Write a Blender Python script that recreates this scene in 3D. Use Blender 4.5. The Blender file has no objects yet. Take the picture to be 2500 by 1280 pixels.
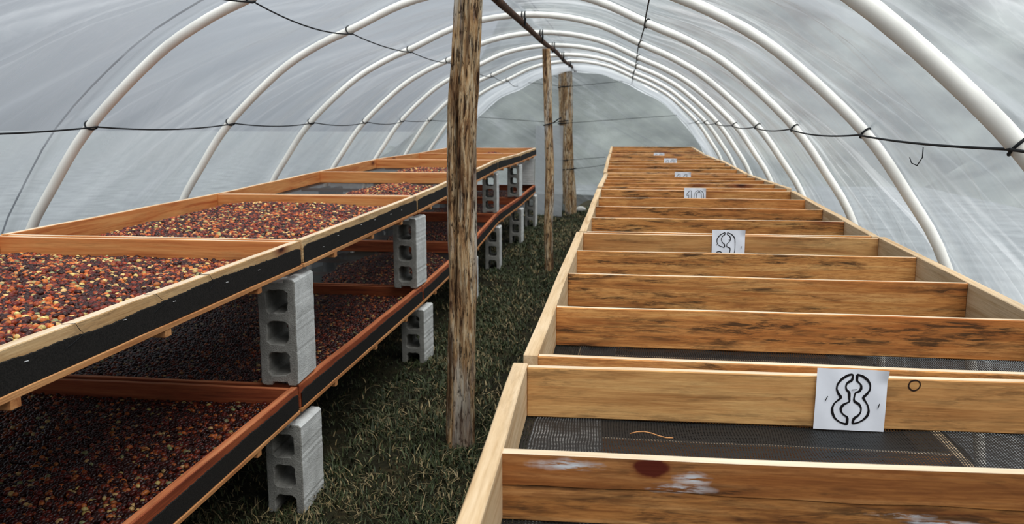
import bpy, bmesh, math, random
import numpy as np
from mathutils import Vector, Matrix, Euler, noise as mnoise

S = bpy.context.scene
COL = S.collection
CZ = 1.34                                   # camera height above the grass

# ------------------------------------------------------------------ camera
def cam_basis():
    f, cx, cy, vx, vy = 2100., 1250., 640., 1525., 285.
    d = Vector((vx-cx, -(vy-cy), -f)).normalized()
    u = Vector((0, -d.z, d.y)).normalized()
    if u.y < 0: u = -u
    r = d.cross(u)
    return Matrix((r, d, u))
CAMR = cam_basis()
cd = bpy.data.cameras.new('camera'); cam = bpy.data.objects.new('camera', cd); COL.objects.link(cam)
cam.matrix_world = Matrix.Translation((0, 0, CZ)) @ CAMR.to_4x4()
cd.sensor_fit = 'HORIZONTAL'; cd.sensor_width = 36.0; cd.lens = 36.0*2100/2500
cd.clip_start = 0.02; cd.clip_end = 400
cd.dof.use_dof = True; cd.dof.focus_distance = 1.9; cd.dof.aperture_fstop = 9.0
S.camera = cam

# ------------------------------------------------------------------ overcast sky
SKY = .98
w = bpy.data.worlds.new('overcast_sky'); S.world = w; w.use_nodes = True
nt = w.node_tree; nt.nodes.clear()
def N(t, kind, **kw):
    n = t.nodes.new(kind)
    for k, v in kw.items():
        if k.startswith('i_'):
            n.inputs[int(k[2:])].default_value = v
        else: setattr(n, k, v)
    return n
tc = N(nt, 'ShaderNodeTexCoord')
sep = N(nt, 'ShaderNodeSeparateXYZ'); nt.links.new(tc.outputs['Generated'], sep.inputs[0])
mx = N(nt, 'ShaderNodeMath', operation='MAXIMUM', i_1=0.0); nt.links.new(sep.outputs[2], mx.inputs[0])
ma = N(nt, 'ShaderNodeMath', operation='MULTIPLY_ADD', i_1=2/3, i_2=1/3); nt.links.new(mx.outputs[0], ma.inputs[0])
cn = N(nt, 'ShaderNodeTexNoise'); cn.inputs['Scale'].default_value = 3.0; cn.inputs['Detail'].default_value = 3
nt.links.new(tc.outputs['Generated'], cn.inputs['Vector'])
cm = N(nt, 'ShaderNodeMapRange'); cm.inputs['From Min'].default_value = .3; cm.inputs['From Max'].default_value = .7
cm.inputs['To Min'].default_value = .85; cm.inputs['To Max'].default_value = 1.15
nt.links.new(cn.outputs['Fac'], cm.inputs['Value'])
mm = N(nt, 'ShaderNodeMath', operation='MULTIPLY'); nt.links.new(ma.outputs[0], mm.inputs[0]); nt.links.new(cm.outputs[0], mm.inputs[1])
ms = N(nt, 'ShaderNodeMath', operation='MULTIPLY', i_1=SKY); nt.links.new(mm.outputs[0], ms.inputs[0])
bg = N(nt, 'ShaderNodeBackground'); bg.inputs[0].default_value = (.90, .97, 1.04, 1); nt.links.new(ms.outputs[0], bg.inputs[1])
wo = N(nt, 'ShaderNodeOutputWorld'); nt.links.new(bg.outputs[0], wo.inputs[0])

sd = bpy.data.lights.new('veiled_sun', 'SUN'); sd.energy = 6.2; sd.angle = math.radians(60); sd.color = (1.0, .985, .96)
sun = bpy.data.objects.new('veiled_sun', sd); COL.objects.link(sun)      # high sun spread wide by the cloud
sun.rotation_euler = Vector((-.28, .36, -1)).to_track_quat('-Z', 'Y').to_euler()

S.view_settings.view_transform = 'Standard'
S.view_settings.look = 'None'
S.view_settings.gamma = 1.0
S.view_settings.use_curve_mapping = False
S.view_settings.exposure = 0.22

# ------------------------------------------------------------------ helpers
def proj(p):
    c = CAMR.transposed() @ (Vector(p) - Vector((0, 0, CZ)))
    return 1250+2100*c.x/-c.z, 640-2100*c.y/-c.z, -c.z

def link(o, parent=None):
    COL.objects.link(o)
    if parent is not None: o.parent = parent
    return o
def obj(name, me, mats, parent=None, loc=(0, 0, 0), rot=(0, 0, 0), scale=None):
    o = bpy.data.objects.new(name, me)
    if not isinstance(mats, (list, tuple)): mats = [mats]
    if not me.materials:
        for m in mats: me.materials.append(m)
    o.location = loc; o.rotation_euler = rot
    if scale: o.scale = scale
    return link(o, parent)
def empty(name, loc=(0, 0, 0), rot=(0, 0, 0)):
    o = bpy.data.objects.new(name, None); o.empty_display_size = .05
    o.location = loc; o.rotation_euler = rot
    return link(o)
def tag(o, label, cat, group=None):
    o['label'] = label; o['category'] = cat
    if group: o['group'] = group
    return o
def structure(o): o['kind'] = 'structure'; return o

def mesh_from(name, v, f, smooth=False):
    me = bpy.data.meshes.new(name); me.from_pydata([tuple(p) for p in v], [], f); me.update()
    if smooth:
        me.polygons.foreach_set('use_smooth', [True]*len(me.polygons))
    return me

_box = {}
def board_mesh(L, T, H, bev=.0018, waves=0, seed=0, mats=None):
    """plank along local X, thickness Y, height Z from 0 to H, top face in slot 1"""
    key = (round(L, 3), round(T, 4), round(H, 4), waves, seed, tuple(m.name for m in mats) if mats else None)
    if key in _box: return _box[key]
    bm = bmesh.new()
    n = max(1, waves)
    bmesh.ops.create_cube(bm, size=1)
    for v in bm.verts:
        v.co = Vector((v.co.x*L, v.co.y*T, (v.co.z+.5)*H))
    if n > 1:
        es = [e for e in bm.edges if abs(e.verts[0].co.x-e.verts[1].co.x) > L*.5]
        bmesh.ops.subdivide_edges(bm, edges=es, cuts=n-1, use_grid_fill=True)
        for v in bm.verts:
            x = v.co.x
            o = mnoise.noise(Vector((x*3.1, seed*7.3, .5)))*.0025
            v.co.y += o*(1.0 if T > .015 else .6)
            if v.co.z > H*.5: v.co.z += mnoise.noise(Vector((x*4.0, seed*3.7, 9.5)))*.0022
    ed = [e for e in bm.edges if e.calc_face_angle(0) > .7]
    bmesh.ops.bevel(bm, geom=ed, offset=bev, segments=1, affect='EDGES', profile=.5)
    bm.normal_update()
    for fc in bm.faces:
        fc.material_index = 1 if fc.normal.z > .9 else 0
    me = bpy.data.meshes.new('plank'); bm.to_mesh(me); bm.free()
    _box[key] = me
    return me

def tube_data(pts, rad, sides=8, closed=False):
    pts = [Vector(p) for p in pts]; n = len(pts)
    if not hasattr(rad, '__len__'): rad = [rad]*n
    V = []; F = []
    t0 = (pts[1]-pts[0]).normalized()
    up = Vector((0, 0, 1)) if abs(t0.z) < .9 else Vector((1, 0, 0))
    nrm = (up - t0*up.dot(t0)).normalized()
    for i, p in enumerate(pts):
        if closed: t = (pts[(i+1) % n]-pts[i-1]).normalized()
        else: t = (pts[min(i+1, n-1)]-pts[max(i-1, 0)]).normalized()
        nrm = (nrm - t*nrm.dot(t)).normalized(); b = t.cross(nrm)
        for k in range(sides):
            a = 2*math.pi*k/sides
            V.append(p + (nrm*math.cos(a)+b*math.sin(a))*rad[i])
    m = n if closed else n-1
    for i in range(m):
        j = (i+1) % n
        for k in range(sides):
            k2 = (k+1) % sides
            F.append((i*sides+k, i*sides+k2, j*sides+k2, j*sides+k))
    if not closed:
        F.append(tuple(range(sides))[::-1]); F.append(tuple((n-1)*sides+k for k in range(sides)))
    return V, F
def tube(name, pts, rad, mat, parent=None, sides=8, closed=False, loc=(0, 0, 0)):
    V, F = tube_data(pts, rad, sides, closed)
    return obj(name, mesh_from(name, V, F, True), mat, parent, loc)

# ------------------------------------------------------------------ materials
def new_mat(name):
    m = bpy.data.materials.new(name); m.use_nodes = True
    t = m.node_tree; t.nodes.clear()
    out = N(t, 'ShaderNodeOutputMaterial')
    return m, t, out
def L(t, a, b): t.links.new(a, b)
def srgb(r, g, b):
    c = lambda x: (x/255/12.92) if x/255 <= .04045 else ((x/255+.055)/1.055)**2.4
    return (c(r), c(g), c(b), 1)
def ramp(t, fac, stops, interp='LINEAR'):
    n = N(t, 'ShaderNodeValToRGB'); cr = n.color_ramp; cr.interpolation = interp
    while len(cr.elements) < len(stops): cr.elements.new(.5)
    for e, (p, c) in zip(cr.elements, stops): e.position = p; e.color = c
    L(t, fac, n.inputs[0]); return n.outputs[0]
def grey(v): return (v, v, v, 1)
def mixc(t, fac, a, b, blend='MIX'):
    n = N(t, 'ShaderNodeMix', data_type='RGBA', blend_type=blend)
    for s, x in ((n.inputs[0], fac), (n.inputs[6], a), (n.inputs[7], b)):
        if hasattr(x, 'is_output'): L(t, x, s)
        else: s.default_value = x
    return n.outputs[2]
def math_(t, op, a, b=None, c=None, clamp=False):
    n = N(t, 'ShaderNodeMath', operation=op); n.use_clamp = clamp
    for i, x in enumerate((a, b, c)):
        if x is None: continue
        if hasattr(x, 'is_output'): L(t, x, n.inputs[i])
        else: n.inputs[i].default_value = x
    return n.outputs[0]
def obj_coords(t, scale, offset_rand=True, rot=(0, 0, 0)):
    tc = N(t, 'ShaderNodeTexCoord'); v = tc.outputs['Object']
    if offset_rand:
        oi = N(t, 'ShaderNodeObjectInfo')
        r = math_(t, 'MULTIPLY', oi.outputs['Random'], 37.0)
        cb = N(t, 'ShaderNodeCombineXYZ'); L(t, r, cb.inputs[0]); L(t, r, cb.inputs[1]); L(t, r, cb.inputs[2])
        ad = N(t, 'ShaderNodeVectorMath', operation='ADD'); L(t, v, ad.inputs[0]); L(t, cb.outputs[0], ad.inputs[1]); v = ad.outputs[0]
    mp = N(t, 'ShaderNodeMapping'); mp.inputs['Scale'].default_value = scale; mp.inputs['Rotation'].default_value = rot
    L(t, v, mp.inputs[0]); return mp.outputs[0]
def noise_tex(t, vec, scale=1, detail=3, rough=.55, dist=0):
    n = N(t, 'ShaderNodeTexNoise'); L(t, vec, n.inputs['Vector'])
    n.inputs['Scale'].default_value = scale; n.inputs['Detail'].default_value = detail
    n.inputs['Roughness'].default_value = rough; n.inputs['Distortion'].default_value = dist
    return n.outputs['Fac']
def principled(t, out, col, rough=.6, spec=.4, normal=None):
    p = N(t, 'ShaderNodeBsdfPrincipled')
    if hasattr(col, 'is_output'): L(t, col, p.inputs['Base Color'])
    else: p.inputs['Base Color'].default_value = col
    if hasattr(rough, 'is_output'): L(t, rough, p.inputs['Roughness'])
    else: p.inputs['Roughness'].default_value = rough
    p.inputs['Specular IOR Level'].default_value = spec
    if normal is not None: L(t, normal, p.inputs['Normal'])
    L(t, p.outputs[0], out.inputs[0]); return p
def bump(t, h, strength=.3, dist=.002):
    b = N(t, 'ShaderNodeBump'); b.inputs['Strength'].default_value = strength; b.inputs['Distance'].default_value = dist
    L(t, h, b.inputs['Height']); return b.outputs[0]

def wood(name, light, mid, dark, mildew=.5, mildew_col=(38, 28, 18), knots=1.0, marks=(), paint=(), rings=()):
    m, t, out = new_mat(name)
    g = noise_tex(t, obj_coords(t, (2.2, 40, 40)), 1, 6, .62, .6)
    col = ramp(t, g, [(.30, srgb(*dark)), (.47, srgb(*mid)), (.68, srgb(*light))])
    broad = noise_tex(t, obj_coords(t, (1.6, 7, 7)), 1, 3, .5)
    col = mixc(t, ramp(t, broad, [(.45, grey(0)), (.7, grey(.55))]), col, srgb(*mid), 'MULTIPLY') if mildew > .3 else col
    # fine dark grain lines
    fine = noise_tex(t, obj_coords(t, (5, 260, 260)), 1, 4, .6)
    col = mixc(t, ramp(t, fine, [(.5, grey(0)), (.72, grey(.45))]), col, srgb(*dark))
    # mildew streaks
    if mildew > 0:
        pm = noise_tex(t, obj_coords(t, (2.6, 11, 17)), 1, 5, .65, .8)
        ps = noise_tex(t, obj_coords(t, (13, 90, 110)), 1, 5, .72, .4)
        a = ramp(t, pm, [(.46, grey(0)), (.60, grey(1))])
        b = ramp(t, ps, [(.45, grey(.12)), (.56, grey(1))])
        f = math_(t, 'MULTIPLY', math_(t, 'MULTIPLY', a, b), mildew)
        pf = noise_tex(t, obj_coords(t, (22, 170, 200)), 1, 4, .75, .2)
        ff = math_(t, 'MULTIPLY', ramp(t, pf, [(.46, grey(0)), (.58, grey(.6))]), mildew)
        col = mixc(t, ff, col, srgb(*dark))
        col = mixc(t, f, col, srgb(*mildew_col))
    # knots
    def ell(cx, cz, rx, rz, blur=.25):
        tc = N(t, 'ShaderNodeTexCoord'); sp = N(t, 'ShaderNodeSeparateXYZ'); L(t, tc.outputs['Object'], sp.inputs[0])
        wob = noise_tex(t, obj_coords(t, (60, 60, 60), False), 1, 2)
        dx = math_(t, 'DIVIDE', math_(t, 'SUBTRACT', sp.outputs[0], cx), rx)
        dz = math_(t, 'DIVIDE', math_(t, 'SUBTRACT', sp.outputs[2], cz), rz)
        d = math_(t, 'SQRT', math_(t, 'ADD', math_(t, 'MULTIPLY', dx, dx), math_(t, 'MULTIPLY', dz, dz)))
        d = math_(t, 'ADD', d, math_(t, 'MULTIPLY', math_(t, 'SUBTRACT', wob, .5), .7))
        return ramp(t, d, [(1-blur, grey(1)), (1.0, grey(0))])
    if knots > 0:
        vo = N(t, 'ShaderNodeTexVoronoi'); vo.voronoi_dimensions = '3D'
        L(t, obj_coords(t, (3.2, 4.0, 9.5)), vo.inputs['Vector']); vo.inputs['Scale'].default_value = 1
        cs = N(t, 'ShaderNodeSeparateColor'); L(t, vo.outputs['Color'], cs.inputs[0])
        keep = math_(t, 'GREATER_THAN', cs.outputs[0], 1-.42*knots)
        dd = math_(t, 'ADD', vo.outputs['Distance'], math_(t, 'MULTIPLY', math_(t, 'SUBTRACT', broad, .5), .22))
        halo = math_(t, 'MULTIPLY', ramp(t, dd, [(.10, grey(.9)), (.30, grey(0))]), keep)
        core = math_(t, 'MULTIPLY', ramp(t, dd, [(.07, grey(.9)), (.12, grey(0))]), keep)
        col = mixc(t, halo, col, srgb(112, 50, 24)); col = mixc(t, core, col, srgb(44, 16, 9))
    for (cx, cz, rx, rz) in marks:
        col = mixc(t, ell(cx, cz, rx*1.25, rz*1.3, .6), col, srgb(110, 52, 22))
        col = mixc(t, ell(cx, cz, rx, rz), col, srgb(84, 28, 12))
    for (cx, cz, rx, rz) in rings:
        rg = math_(t, 'SUBTRACT', ell(cx, cz, rx, rz, .12), ell(cx, cz, rx*.72, rz*.70, .15), clamp=True)
        col = mixc(t, rg, col, srgb(40, 22, 12))
    for (cx, cz, rx, rz) in paint:
        e = ell(cx, cz, rx, rz, .8)
        sk = noise_tex(t, obj_coords(t, (26, 200, 240)), 1, 4, .7)
        e = math_(t, 'MULTIPLY', e, ramp(t, sk, [(.44, grey(0)), (.54, grey(1))]))
        col = mixc(t, e, col, srgb(205, 208, 212))
    h = math_(t, 'ADD', math_(t, 'MULTIPLY', g, .6), math_(t, 'MULTIPLY', fine, .7))
    principled(t, out, col, .72, .25, bump(t, h, .35, .002))
    return m

M = {}
M['wood_r'] = wood('weathered_pine', (228, 174, 108), (212, 148, 82), (158, 94, 46), mildew=.9, mildew_col=(66, 46, 27))
M['wood_r_clean'] = wood('pale_pine', (216, 170, 110), (202, 150, 92), (158, 104, 56), mildew=.45, knots=.5)
M['wood_eight'] = wood('numbered_board_pine', (222, 176, 114), (208, 156, 96), (164, 110, 60), mildew=.45, knots=0, rings=((.128, .080, .012, .011),))
M['edge'] = wood('sawn_edge', (236, 216, 188), (224, 200, 168), (196, 164, 126), mildew=.12, knots=0, mildew_col=(110, 84, 60))
M['rail_r'] = wood('pale_sawn_rail', (222, 196, 160), (208, 178, 138), (176, 140, 98), mildew=.2, knots=0, mildew_col=(120, 92, 62))
M['wood_l'] = wood('orange_pine', (222, 160, 98), (208, 134, 76), (174, 92, 46), mildew=.15, knots=.5)
M['wood_low'] = wood('red_shaded_pine', (168, 92, 54), (146, 70, 40), (104, 44, 24), mildew=.3, knots=.4)  # redder lower tier pine, with the tier's shade darkened into its colour
M['edge_low'] = wood('red_shaded_sawn_edge', (212, 138, 92), (192, 112, 70), (150, 78, 46), mildew=.3, knots=0)  # sawn top edges of that pine, shade likewise mixed into the colour
M['rail_l'] = wood('tan_rail', (220, 190, 146), (206, 170, 122), (168, 126, 80), mildew=.5, knots=.25, mildew_col=(70, 54, 36))
M['batten'] = wood('batten_wood', (206, 152, 100), (186, 126, 76), (150, 92, 52), mildew=.2, knots=0)
M['wood_front'] = wood('front_divider_pine', (200, 150, 94), (178, 120, 64), (118, 68, 32), mildew=.75, knots=0,
                       marks=((-.335, .082, .024, .014),), paint=((-.445, .080, .055, .010), (-.285, .068, .03, .012), (-.30, .054, .05, .008), (-.02, .03, .05, .005), (.03, .022, .06, .005)))

def plain(name, rgb, rough=.5, spec=.4, var=.0, nscale=8, bstr=0):
    m, t, out = new_mat(name); col = srgb(*rgb); nrm = None
    if var or bstr:
        n = noise_tex(t, obj_coords(t, (nscale,)*3), 1, 4)
        d = tuple(max(0, c*(1-var)) for c in rgb); l = tuple(min(255, c*(1+var)) for c in rgb)
        col = ramp(t, n, [(.3, srgb(*d)), (.7, srgb(*l))])
        if bstr: nrm = bump(t, n, bstr, .002)
    principled(t, out, col, rough, spec, nrm); return m
M['pvc'] = plain('white_plastic_pipe', (246, 243, 234), .35, .5, .02, 5)
M['cord'] = plain('black_cord', (30, 32, 34), .7, .2)
M['paper'] = plain('white_paper', (238, 240, 246), .8, .2, .015, 30)
M['ink'] = plain('black_ink', (24, 20, 22), .6, .2)
M['ink_grey'] = plain('grey_ink', (70, 68, 70), .6, .2)
M['steel'] = plain('staple_steel', (190, 190, 190), .35, .5)
M['stone'] = plain('pale_stone', (190, 188, 180), .9, .2, .1, 40, .4)
M['skirt'] = plain('dark_net_fabric', (32, 30, 28), .85, .15, .35, 320, .5)

# shade net: woven black net with small real openings in the material
def net_mat():
    m, t, out = new_mat('black_shade_net')
    tc = N(t, 'ShaderNodeTexCoord')
    wob = N(t, 'ShaderNodeTexNoise'); wob.inputs['Scale'].default_value = 5; L(t, tc.outputs['Object'], wob.inputs['Vector'])
    sc = N(t, 'ShaderNodeVectorMath', operation='SCALE'); L(t, wob.outputs['Color'], sc.inputs[0]); sc.inputs['Scale'].default_value = .03
    ad = N(t, 'ShaderNodeVectorMath', operation='ADD'); L(t, tc.outputs['Object'], ad.inputs[0]); L(t, sc.outputs[0], ad.inputs[1])
    sp = N(t, 'ShaderNodeSeparateXYZ'); L(t, ad.outputs[0], sp.inputs[0])
    def stripe(s, pitch, lo, hi):
        f = math_(t, 'FRACT', math_(t, 'DIVIDE', s, pitch))
        tri = math_(t, 'ABSOLUTE', math_(t, 'SUBTRACT', f, .5))
        return ramp(t, tri, [(lo, grey(1)), (hi, grey(0))])
    a = stripe(sp.outputs[0], .0048, .20, .27); b = stripe(sp.outputs[1], .0058, .20, .27)
    hole = math_(t, 'MULTIPLY', a, b)
    p = N(t, 'ShaderNodeBsdfPrincipled'); p.inputs['Base Color'].default_value = srgb(24, 25, 25)
    p.inputs['Roughness'].default_value = .55; p.inputs['Specular IOR Level'].default_value = .35
    bp = bump(t, hole, -.6, .001); L(t, bp, p.inputs['Normal'])
    tr = N(t, 'ShaderNodeBsdfTransparent')
    mxs = N(t, 'ShaderNodeMixShader'); L(t, hole, mxs.inputs[0]); L(t, p.outputs[0], mxs.inputs[1]); L(t, tr.outputs[0], mxs.inputs[2])
    L(t, mxs.outputs[0], out.inputs[0]); return m
M['net'] = net_mat()

def concrete(name, lo, hi, bs):
    m, t, out = new_mat(name)
    v = obj_coords(t, (1, 1, 1))
    n1 = noise_tex(t, v, 14, 5, .65); n2 = noise_tex(t, v, 160, 3, .7); n3 = noise_tex(t, v, 420, 2, .5)
    col = ramp(t, n1, [(.3, srgb(*lo)), (.7, srgb(*hi))])
    pits = ramp(t, n2, [(.30, grey(1)), (.40, grey(0))])
    col = mixc(t, math_(t, 'MULTIPLY', pits, .75), col, srgb(84, 82, 78))
    h = math_(t, 'ADD', n2, math_(t, 'MULTIPLY', n3, .6))
    principled(t, out, col, .95, .15, bump(t, h, bs, .004)); return m
M['concrete'] = concrete('grey_concrete', (186, 187, 184), (220, 221, 218), .7)
M['concrete_raw_shaded'] = concrete('raw_shaded_concrete_face', (118, 116, 110), (156, 154, 147), 1.0)  # coarser hole faces and cells; shade under the trays also painted into the grey

def bark():
    m, t, out = new_mat('peeling_bark')
    v1 = noise_tex(t, obj_coords(t, (46, 46, 6)), 1, 7, .7, .6)
    v2 = noise_tex(t, obj_coords(t, (90, 90, 16)), 1, 5, .7, .5)
    v3 = noise_tex(t, obj_coords(t, (9, 9, 2.2)), 1, 3, .5)
    col = ramp(t, v1, [(.28, srgb(52, 34, 24)), (.39, srgb(128, 90, 60)), (.48, srgb(188, 150, 106)), (.57, srgb(214, 188, 150)), (.70, srgb(224, 214, 196))])
    v4 = noise_tex(t, obj_coords(t, (14, 14, 1.6)), 1, 4, .6, .4)
    col = mixc(t, ramp(t, v4, [(.52, grey(0)), (.62, grey(.75))]), col, srgb(206, 200, 188))
    col = mixc(t, ramp(t, v4, [(.36, grey(.8)), (.46, grey(0))]), col, srgb(84, 54, 34))
    col = mixc(t, ramp(t, v2, [(.40, grey(.9)), (.49, grey(0))]), col, srgb(40, 25, 18))
    col = mixc(t, ramp(t, v3, [(.52, grey(0)), (.70, grey(.6))]), col, srgb(84, 52, 34))
    h = math_(t, 'ADD', v1, math_(t, 'MULTIPLY', v2, .8))
    principled(t, out, col, .9, .15, bump(t, h, .9, .012)); return m
M['bark'] = bark()
M['ridge'] = plain('dark_branch', (72, 50, 36), .85, .2, .35, 30, .5)

def film(name, haze_lo, haze_hi, tint=(.255, .278, .305)):
    m, t, out = new_mat(name)
    uv = N(t, 'ShaderNodeUVMap'); uv.uv_map = 'uv'
    def mp(scale, rot):
        a = N(t, 'ShaderNodeMapping'); a.vector_type = 'POINT'; a.inputs['Rotation'].default_value = (0, 0, rot)
        L(t, uv.outputs[0], a.inputs[0])
        b = N(t, 'ShaderNodeMapping'); b.inputs['Scale'].default_value = scale; L(t, a.outputs[0], b.inputs[0]); return b.outputs[0]
    fold = noise_tex(t, mp((.22, 1.9, 1), .78), 1, 3, .45, .4)
    fold2 = noise_tex(t, mp((.28, 5, 1), .72), 1, 2, .4, .5)
    blot = noise_tex(t, mp((.9, .9, 1), 0), 1, 4, .55, .3)
    vert = noise_tex(t, mp((.8, 9, 1), 0), 1, 3, .5, .6)
    crease = ramp(t, fold, [(.42, grey(0)), (.52, grey(.75)), (.545, grey(.2)), (.60, grey(.1)), (.66, grey(.7)), (.70, grey(.2))])
    c2 = ramp(t, fold2, [(.50, grey(0)), (.575, grey(1)), (.595, grey(0))])
    c3 = ramp(t, vert, [(.52, grey(0)), (.63, grey(.8)), (.67, grey(0))])
    hz = math_(t, 'ADD', math_(t, 'MULTIPLY', ramp(t, blot, [(.32, grey(0)), (.68, grey(1))]), .42),
               math_(t, 'ADD', math_(t, 'MULTIPLY', crease, .42), math_(t, 'ADD', math_(t, 'MULTIPLY', c2, .32), math_(t, 'MULTIPLY', c3, .07))), clamp=True)
    haze = math_(t, 'MULTIPLY_ADD', hz, haze_hi-haze_lo, haze_lo)
    h = math_(t, 'ADD', fold, math_(t, 'ADD', math_(t, 'MULTIPLY', fold2, .35), math_(t, 'MULTIPLY', vert, .3)))
    nrm = bump(t, h, .5, .05)
    # stretched folds turn the film milky white
    wrk = noise_tex(t, mp((1.6, 3.2, 1), .4), 1, 5, .6, 1.6)
    milky = math_(t, 'ADD', math_(t, 'MULTIPLY', c2, .34), math_(t, 'ADD', math_(t, 'MULTIPLY', ramp(t, fold, [(.47, grey(0)), (.53, grey(1)), (.56, grey(0)), (.63, grey(0)), (.67, grey(.8)), (.70, grey(0))]), .42),
             math_(t, 'ADD', math_(t, 'MULTIPLY', c3, .14), math_(t, 'MULTIPLY', ramp(t, wrk, [(.49, grey(0)), (.515, grey(1)), (.54, grey(0))]), .16))), clamp=True)
    sv = N(t, 'ShaderNodeSeparateXYZ'); L(t, uv.outputs[0], sv.inputs[0])
    far_side = math_(t, 'MULTIPLY_ADD', math_(t, 'GREATER_THAN', sv.outputs[1], 20.0), -.72, 1.0)   # the sheet is pulled tighter on one side
    zone = ramp(t, noise_tex(t, mp((.35, .9, 1), .78), 1, 2, .5, .2), [(.44, grey(.12)), (.60, grey(1))])
    milky = math_(t, 'MULTIPLY', milky, math_(t, 'MULTIPLY', far_side, zone))
    tcol = mixc(t, milky, (*tint, 1), (.80, .82, .84, 1))
    tl = N(t, 'ShaderNodeBsdfTranslucent'); L(t, tcol, tl.inputs[0]); L(t, nrm, tl.inputs['Normal'])
    df = N(t, 'ShaderNodeBsdfDiffuse'); L(t, tcol, df.inputs[0]); L(t, nrm, df.inputs['Normal'])
    sc = N(t, 'ShaderNodeMixShader', i_0=.22); L(t, tl.outputs[0], sc.inputs[1]); L(t, df.outputs[0], sc.inputs[2])
    tr = N(t, 'ShaderNodeBsdfTransparent'); tr.inputs[0].default_value = (.94, .96, .97, 1)
    a = N(t, 'ShaderNodeMixShader'); L(t, haze, a.inputs[0]); L(t, tr.outputs[0], a.inputs[1]); L(t, sc.outputs[0], a.inputs[2])
    fr = N(t, 'ShaderNodeFresnel'); fr.inputs['IOR'].default_value = 1.35; L(t, nrm, fr.inputs['Normal'])
    gl = N(t, 'ShaderNodeBsdfGlossy'); gl.inputs['Roughness'].default_value = .28; L(t, nrm, gl.inputs['Normal'])
    b = N(t, 'ShaderNodeMixShader'); L(t, math_(t, 'MULTIPLY', fr.outputs[0], .5), b.inputs[0]); L(t, a.outputs[0], b.inputs[1]); L(t, gl.outputs[0], b.inputs[2])
    L(t, b.outputs[0], out.inputs[0]); return m
M['film'] = film('translucent_film', .42, .80)
M['film_white'] = film('doubled_film', .65, .95, (.80, .82, .84))
M['film_end'] = film('clear_end_film', .40, .80)

# ------------------------------------------------------------------ setting: ground, hill
def ground_mat():
    m, t, out = new_mat('soil_and_turf')
    v = obj_coords(t, (1, 1, 1), False)
    n = noise_tex(t, v, 9, 6, .65); n2 = noise_tex(t, v, 70, 4, .6)
    col = ramp(t, n, [(.3, srgb(26, 25, 17)), (.55, srgb(44, 42, 27)), (.75, srgb(72, 60, 40))])
    col = mixc(t, ramp(t, n2, [(.4, grey(.6)), (.6, grey(0))]), col, srgb(20, 18, 13))
    principled(t, out, col, .95, .1, bump(t, n2, .8, .01)); return m
M['ground'] = ground_mat()
def grid_mesh(name, x0, x1, y0, y1, nx, ny, fz):
    xs = np.linspace(x0, x1, nx); ys = np.linspace(y0, y1, ny)
    V = [(x, y, fz(x, y)) for y in ys for x in xs]
    F = [(j*nx+i, j*nx+i+1, (j+1)*nx+i+1, (j+1)*nx+i) for j in range(ny-1) for i in range(nx-1)]
    return mesh_from(name, V, F, True)
def gz(x, y): return mnoise.noise(Vector((x*1.7, y*1.7, 3)))*.018 + mnoise.noise(Vector((x*6, y*6, 8)))*.007
def gfar(x, y):
    return gz(x, y)
fl = structure(obj('floor', grid_mesh('floor', -3.2, 2.0, -4, 15, 80, 280, gz), M['ground']))
M['lawn'] = plain('outside_lawn', (122, 126, 126), .95, .1, .12, 3)
def gout(x, y): return -.05
structure(obj('lawn_outside', grid_mesh('lawn', -60, 60, -40, 80, 12, 12, gout), M['lawn']))
M['hill'] = plain('hill_scrub', (100, 104, 100), .95, .05, .3, .6)
def hill(name, x0, x1, y0, y1, fz):
    return structure(obj(name, grid_mesh(name, x0, x1, y0, y1, 60, 40, fz), M['hill']))
def hz_back(x, y):
    r = max(0, min(1, (y-17)/14)); e = max(0, min(1, (x+7.5)/5))**1.5*max(0, min(1, (24-x)/8))
    return -.2 + (r*r*(3-2*r))*(8.5*e) + mnoise.noise(Vector((x*.35, y*.35, 1)))*.9*r + mnoise.noise(Vector((x*1.3, y*1.3, 5)))*.35*r
hill('hillside_back', -9, 26, 16, 40, hz_back)
def hz_right(x, y):
    r = max(0, min(1, (x-5)/9))
    return -.2 + r*r*(3-2*r)*4.0 + mnoise.noise(Vector((x*.4, y*.4, 11)))*.7*r
hill('hillside_right', 5, 24, -6, 34, hz_right)

# ------------------------------------------------------------------ tunnel: hoops and film
RX = -.66
PROF = [(0, .665), (.25, .645), (.5, .585), (.77, .462), (.97, .375), (1.2, .235), (1.51, -.045), (1.7, -.30), (1.82, -.49), (1.93, -.78), (2.0, -1.08), (2.04, -1.36), (2.05, -1.45)]
def smooth_profile():
    pts = [(-a, b) for a, b in PROF[::-1]] + PROF[1:]
    P = [Vector((a, b, 0)) for a, b in pts]; out = []
    for i in range(len(P)-1):
        p0 = P[max(i-1, 0)]; p1 = P[i]; p2 = P[i+1]; p3 = P[min(i+2, len(P)-1)]
        for k in range(8):
            u = k/8
            out.append(.5*((2*p1)+(p2-p0)*u+(2*p0-5*p1+4*p2-p3)*u*u+(3*p1-p0-3*p2+p3)*u**3))
    out.append(P[-1])
    # even resample
    d = [0]
    for a, b in zip(out, out[1:]): d.append(d[-1]+(b-a).length)
    res = []; n = 181; j = 0
    for i in range(n):
        s = d[-1]*i/(n-1)
        while j < len(d)-2 and d[j+1] < s: j += 1
        u = (s-d[j])/max(1e-9, d[j+1]-d[j]); res.append(out[j].lerp(out[j+1], u))
    return res, d[-1]
PR, PLEN = smooth_profile()
def prof_at_x(dx):
    return min(PR, key=lambda p: abs(p.x-dx) + (10 if p.y < -1.3 else 0))
HOOP_Y = [-3.05, -1.75, -.48, .8, 2.05, 3.3, 4.57, 5.85, 7.1, 8.3, 9.55, 10.75, 11.95]
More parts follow.
